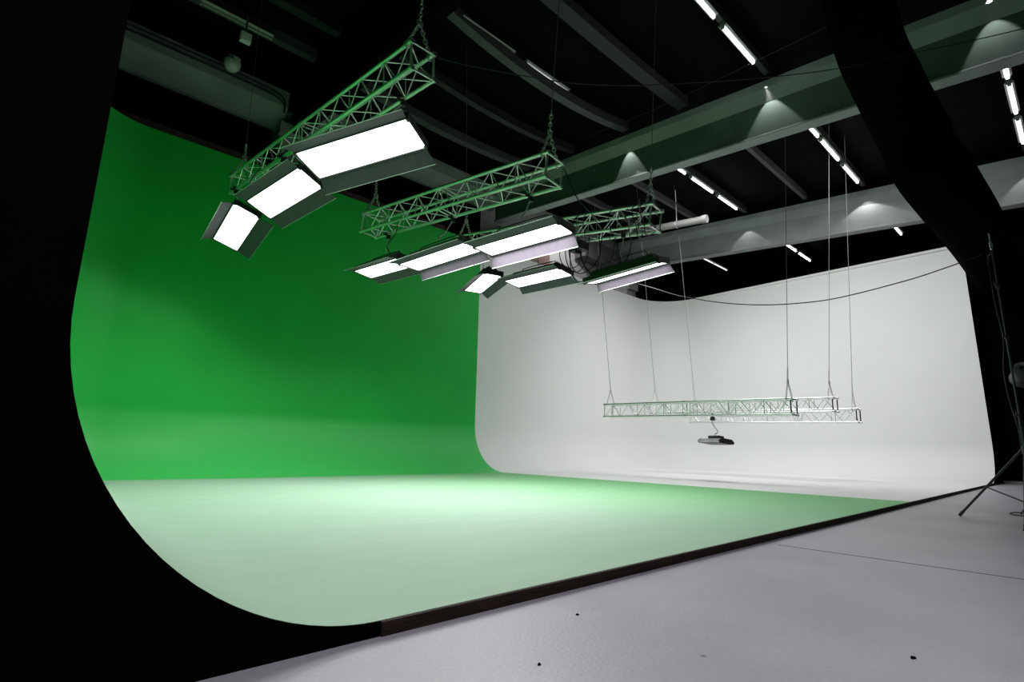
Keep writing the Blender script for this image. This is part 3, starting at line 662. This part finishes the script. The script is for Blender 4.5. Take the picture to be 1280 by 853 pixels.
# pale pipe behind the third truss
pp = empty('ventilation_pipe', V(15.83, 7.6, 8.55)); tag(pp, 'pale round pipe sticking out behind the cable-wound truss', 'pipe')
a = Vector((-0.16, 1.75, 0.16)); c = Vector((0.15, -1.75, -0.15))
b = MB(); b.tube(a, c, 0.12, 20); b.build('duct', PIPE, pp)
b = MB(); b.tube(c - (c - a).normalized() * 0.14, c + (c - a).normalized() * 0.02, 0.14, 20); b.build('end_collar', PIPE, pp)
for s in (0.3, 0.7):
    q = a.lerp(c, s); b = MB(); b.tube(q, q + Vector((0, 0, 1.3)), 0.012, 6); b.torus(q, 0.125, 0.012, Matrix.Rotation(PI / 2, 3, 'X'), 16, 6); b.build('hanger', STEEL, pp)

# round floodlight on the edge beam at top left
fl = empty('globe_lamp', V(2.56, 11.42, 10.02)); tag(fl, 'round grey globe lamp mounted on the edge beam at top left', 'lamp')
prof = [(0.0, -0.2)] + [(0.2 * math.sin(PI * i / 14), -0.2 * math.cos(PI * i / 14)) for i in range(1, 12)] + [(0.12, 0.2)]
b = MB(); b.lathe(prof, (0, 0, 0)); b.build('globe', mat('frosted_globe', (0.5, 0.52, 0.5), 0.25, var=0.1, vscale=8), fl)
b = MB(); b.lathe([(0.0, 0.24), (0.13, 0.23), (0.14, 0.14), (0.10, 0.13)], (0, 0, 0)); b.box((0.06, -0.12, 0.06), (0.16, 0.16, 0.1)); b.build('cap', GREYPL, fl)
b = MB(); b.tube((0, 0.0, 0.2), (0, 0.3, 0.24), 0.03, 8); b.box((0, 0.28, 0.22), (0.14, 0.04, 0.18)); b.build('bracket', GREYPL, fl)
# small box lamp
bl = empty('box_lamp', V(2.45, 9.85, 9.72)); tag(bl, 'small square bright bracket box under the roof at top left', 'lamp')
b = MB(); b.box((0, 0, 0), (0.22, 0.14, 0.22)); b.build('body', WHITE, bl, bevel=0.01)
b = MB(); b.tube((0, 0.02, 0.11), (0, 0.05, 0.62), 0.02, 8); b.build('stem', STEEL, bl)
# pipes along the edge beam
for i, (z, l) in enumerate(((9.99, 'upper dark conduit running along the edge beam'), (9.86, 'lower dark conduit running along the edge beam'))):
    cable('conduit', vv([(-3, 11.66, z), (0.5, 11.66, z + 0.01), (3.2, 11.66, z), (3.9, 11.66, z - 0.10), (4.0, 11.68, z - 0.4)]), 0.022, l, BLACKMETAL, 'conduits on the edge beam')

# ------------------------------------------------------------------ light stand at the right edge
sx, sy = 8.62, -1.5
st = empty('light_stand', (sx, sy, 0)); tag(st, 'tall black tripod light stand at the right edge', 'light stand')
def stz(z): return z + ZS
b = MB(); b.tube((0, 0, 0.55), (0, 0, 1.25), 0.020, 12); b.build('lower_pole', BLACKMETAL, st)
b = MB(); b.tube((0, 0, 1.2), (0, 0, 2.2), 0.012, 12); b.build('middle_pole', STANDMETAL, st)
b = MB(); b.tube((0, 0, 2.15), (0, 0, 3.35), 0.009, 12); b.build('upper_pole', STANDMETAL, st)
for z in (1.25, 2.2, 2.85):
    b = MB(); b.tube((0, 0, z - 0.03), (0, 0, z + 0.02), 0.022, 12); b.tube((0, 0, z), (-0.06, 0.02, z + 0.015), 0.006, 8); b.tube((-0.06, 0.02, z - 0.01), (-0.06, 0.02, z + 0.04), 0.009, 8); b.build('locking_collar', BLACKMETAL, st)
b = MB(); b.tube((0, 0, 0.80), (0, 0, 0.90), 0.03, 12); b.build('leg_collar', BLACKMETAL, st)
feet = [Vector((9.10 - sx, -0.745 - sy, 0.012)), Vector((-0.80, 0.05, 0.012)), Vector((0.62, -0.62, 0.012))]
for f in feet:
    top = Vector((f.x * 0.03, f.y * 0.03, 0.86)); b = MB(); b.tube(top, f, 0.014, 10); lg = b.build('leg', BLACKMETAL, st)
    b = MB(); dd = (f - top).normalized(); b.tube(f - dd * 0.07, f, 0.018, 10); b.build('rubber_foot', RUBBER, lg)
    b = MB(); b.tube((0, 0, 0.22), top.lerp(f, 0.55), 0.009, 8); b.build('brace', BLACKMETAL, st)
b = MB(); b.tube((0, 0, 0.18), (0, 0, 0.80), 0.014, 10); b.tube((0, 0, 0.19), (0, 0, 0.26), 0.026, 10); b.build('centre_post', BLACKMETAL, st)
b = MB(); b.tube((0, 0, 3.35), (0, 0, 3.42), 0.018, 10); b.tube((0, 0, 3.42), (0, 0, 3.54), 0.009, 10); b.tube((-0.07, 0, 3.33), (0.07, 0, 3.33), 0.012, 8); b.build('spigot', STEEL, st)
cable('power_cable', [Vector((sx + 0.0, sy + 0.02, 3.28)), Vector((sx + .10, sy + .06, 3.2)), Vector((sx + 0.02, sy + 0.05, 2.6)), Vector((sx + 0.02, sy + 0.03, 2.2)), Vector((sx + 0.10, sy + 0.08, 1.8)), Vector((sx + 0.06, sy + 0.07, 1.45)), Vector((sx + 0.02, sy + 0.03, 1.1)), Vector((sx + 0.02, sy + 0.03, 0.8))], 0.007, 'black cable looped down the pole of the light stand')
P = []
for i in range(20):
    a = 2 * PI * i / 19 * 0.95; P.append(Vector((10.08 + 0.30 * math.cos(a), -1.30 + 0.15 * math.sin(a), 0.012 + 0.004 * (i % 2))))
cable('power_cable', P, 0.008, 'small coil of black cable on the floor by the right edge')
# lamp head beyond the stand, cut by the frame
lh = empty('lamp_head', V(10.32, -1.5, 1.90)); tag(lh, 'dark lamp head just peeking in at the right edge', 'studio light')
b = MB(); b.lathe([(0.02, -0.12), (0.09, -0.12), (0.10, 0.02), (0.17, 0.16), (0.165, 0.165), (0.09, 0.03), (0.0, 0.02)], (0, 0, 0), Matrix.Rotation(math.radians(115), 3, 'Y')); b.build('reflector', BLACKMETAL, lh)
b = MB(); b.tube((0.05, 0, -0.02), (0.05, 0, -1.95), 0.014, 10); b.build('post', BLACKMETAL, lh)
b = MB()
for k in range(3):
    a = 0.4 + 2 * PI * k / 3; b.tube((0.05, 0, -1.5), (0.05 + 0.4 * math.cos(a), 0.4 * math.sin(a), -1.945), 0.010, 8)
b.build('tripod', BLACKMETAL, lh)

# ------------------------------------------------------------------ debris on the concrete
for i, (x, y, s, l) in enumerate(((1.97, -0.33, 0.012, 'dark chip on the concrete below the stage curb, left one'), (2.57, -1.49, 0.014, 'dark chip on the concrete near the lower right'), (1.42, -0.62, 0.010, 'tiny dark chip near the bottom edge of the concrete'))):
    b = MB(); n = 7; pts = [(math.cos(2 * PI * k / n) * s * random.uniform(0.6, 1.5), math.sin(2 * PI * k / n) * s * random.uniform(0.5, 1.0)) for k in range(n)]
    b.add([(px, py, 0) for px, py in pts] + [(px * 0.6, py * 0.6, 0.006) for px, py in pts], [tuple(range(n)), tuple(range(n, 2 * n))] + [(k, (k + 1) % n, n + (k + 1) % n, n + k) for k in range(n)])
    o = b.build('floor_debris', BLACKPAINT); o.location = (x, y, 0.0); tag(o, l, 'debris', 'chips on the concrete')
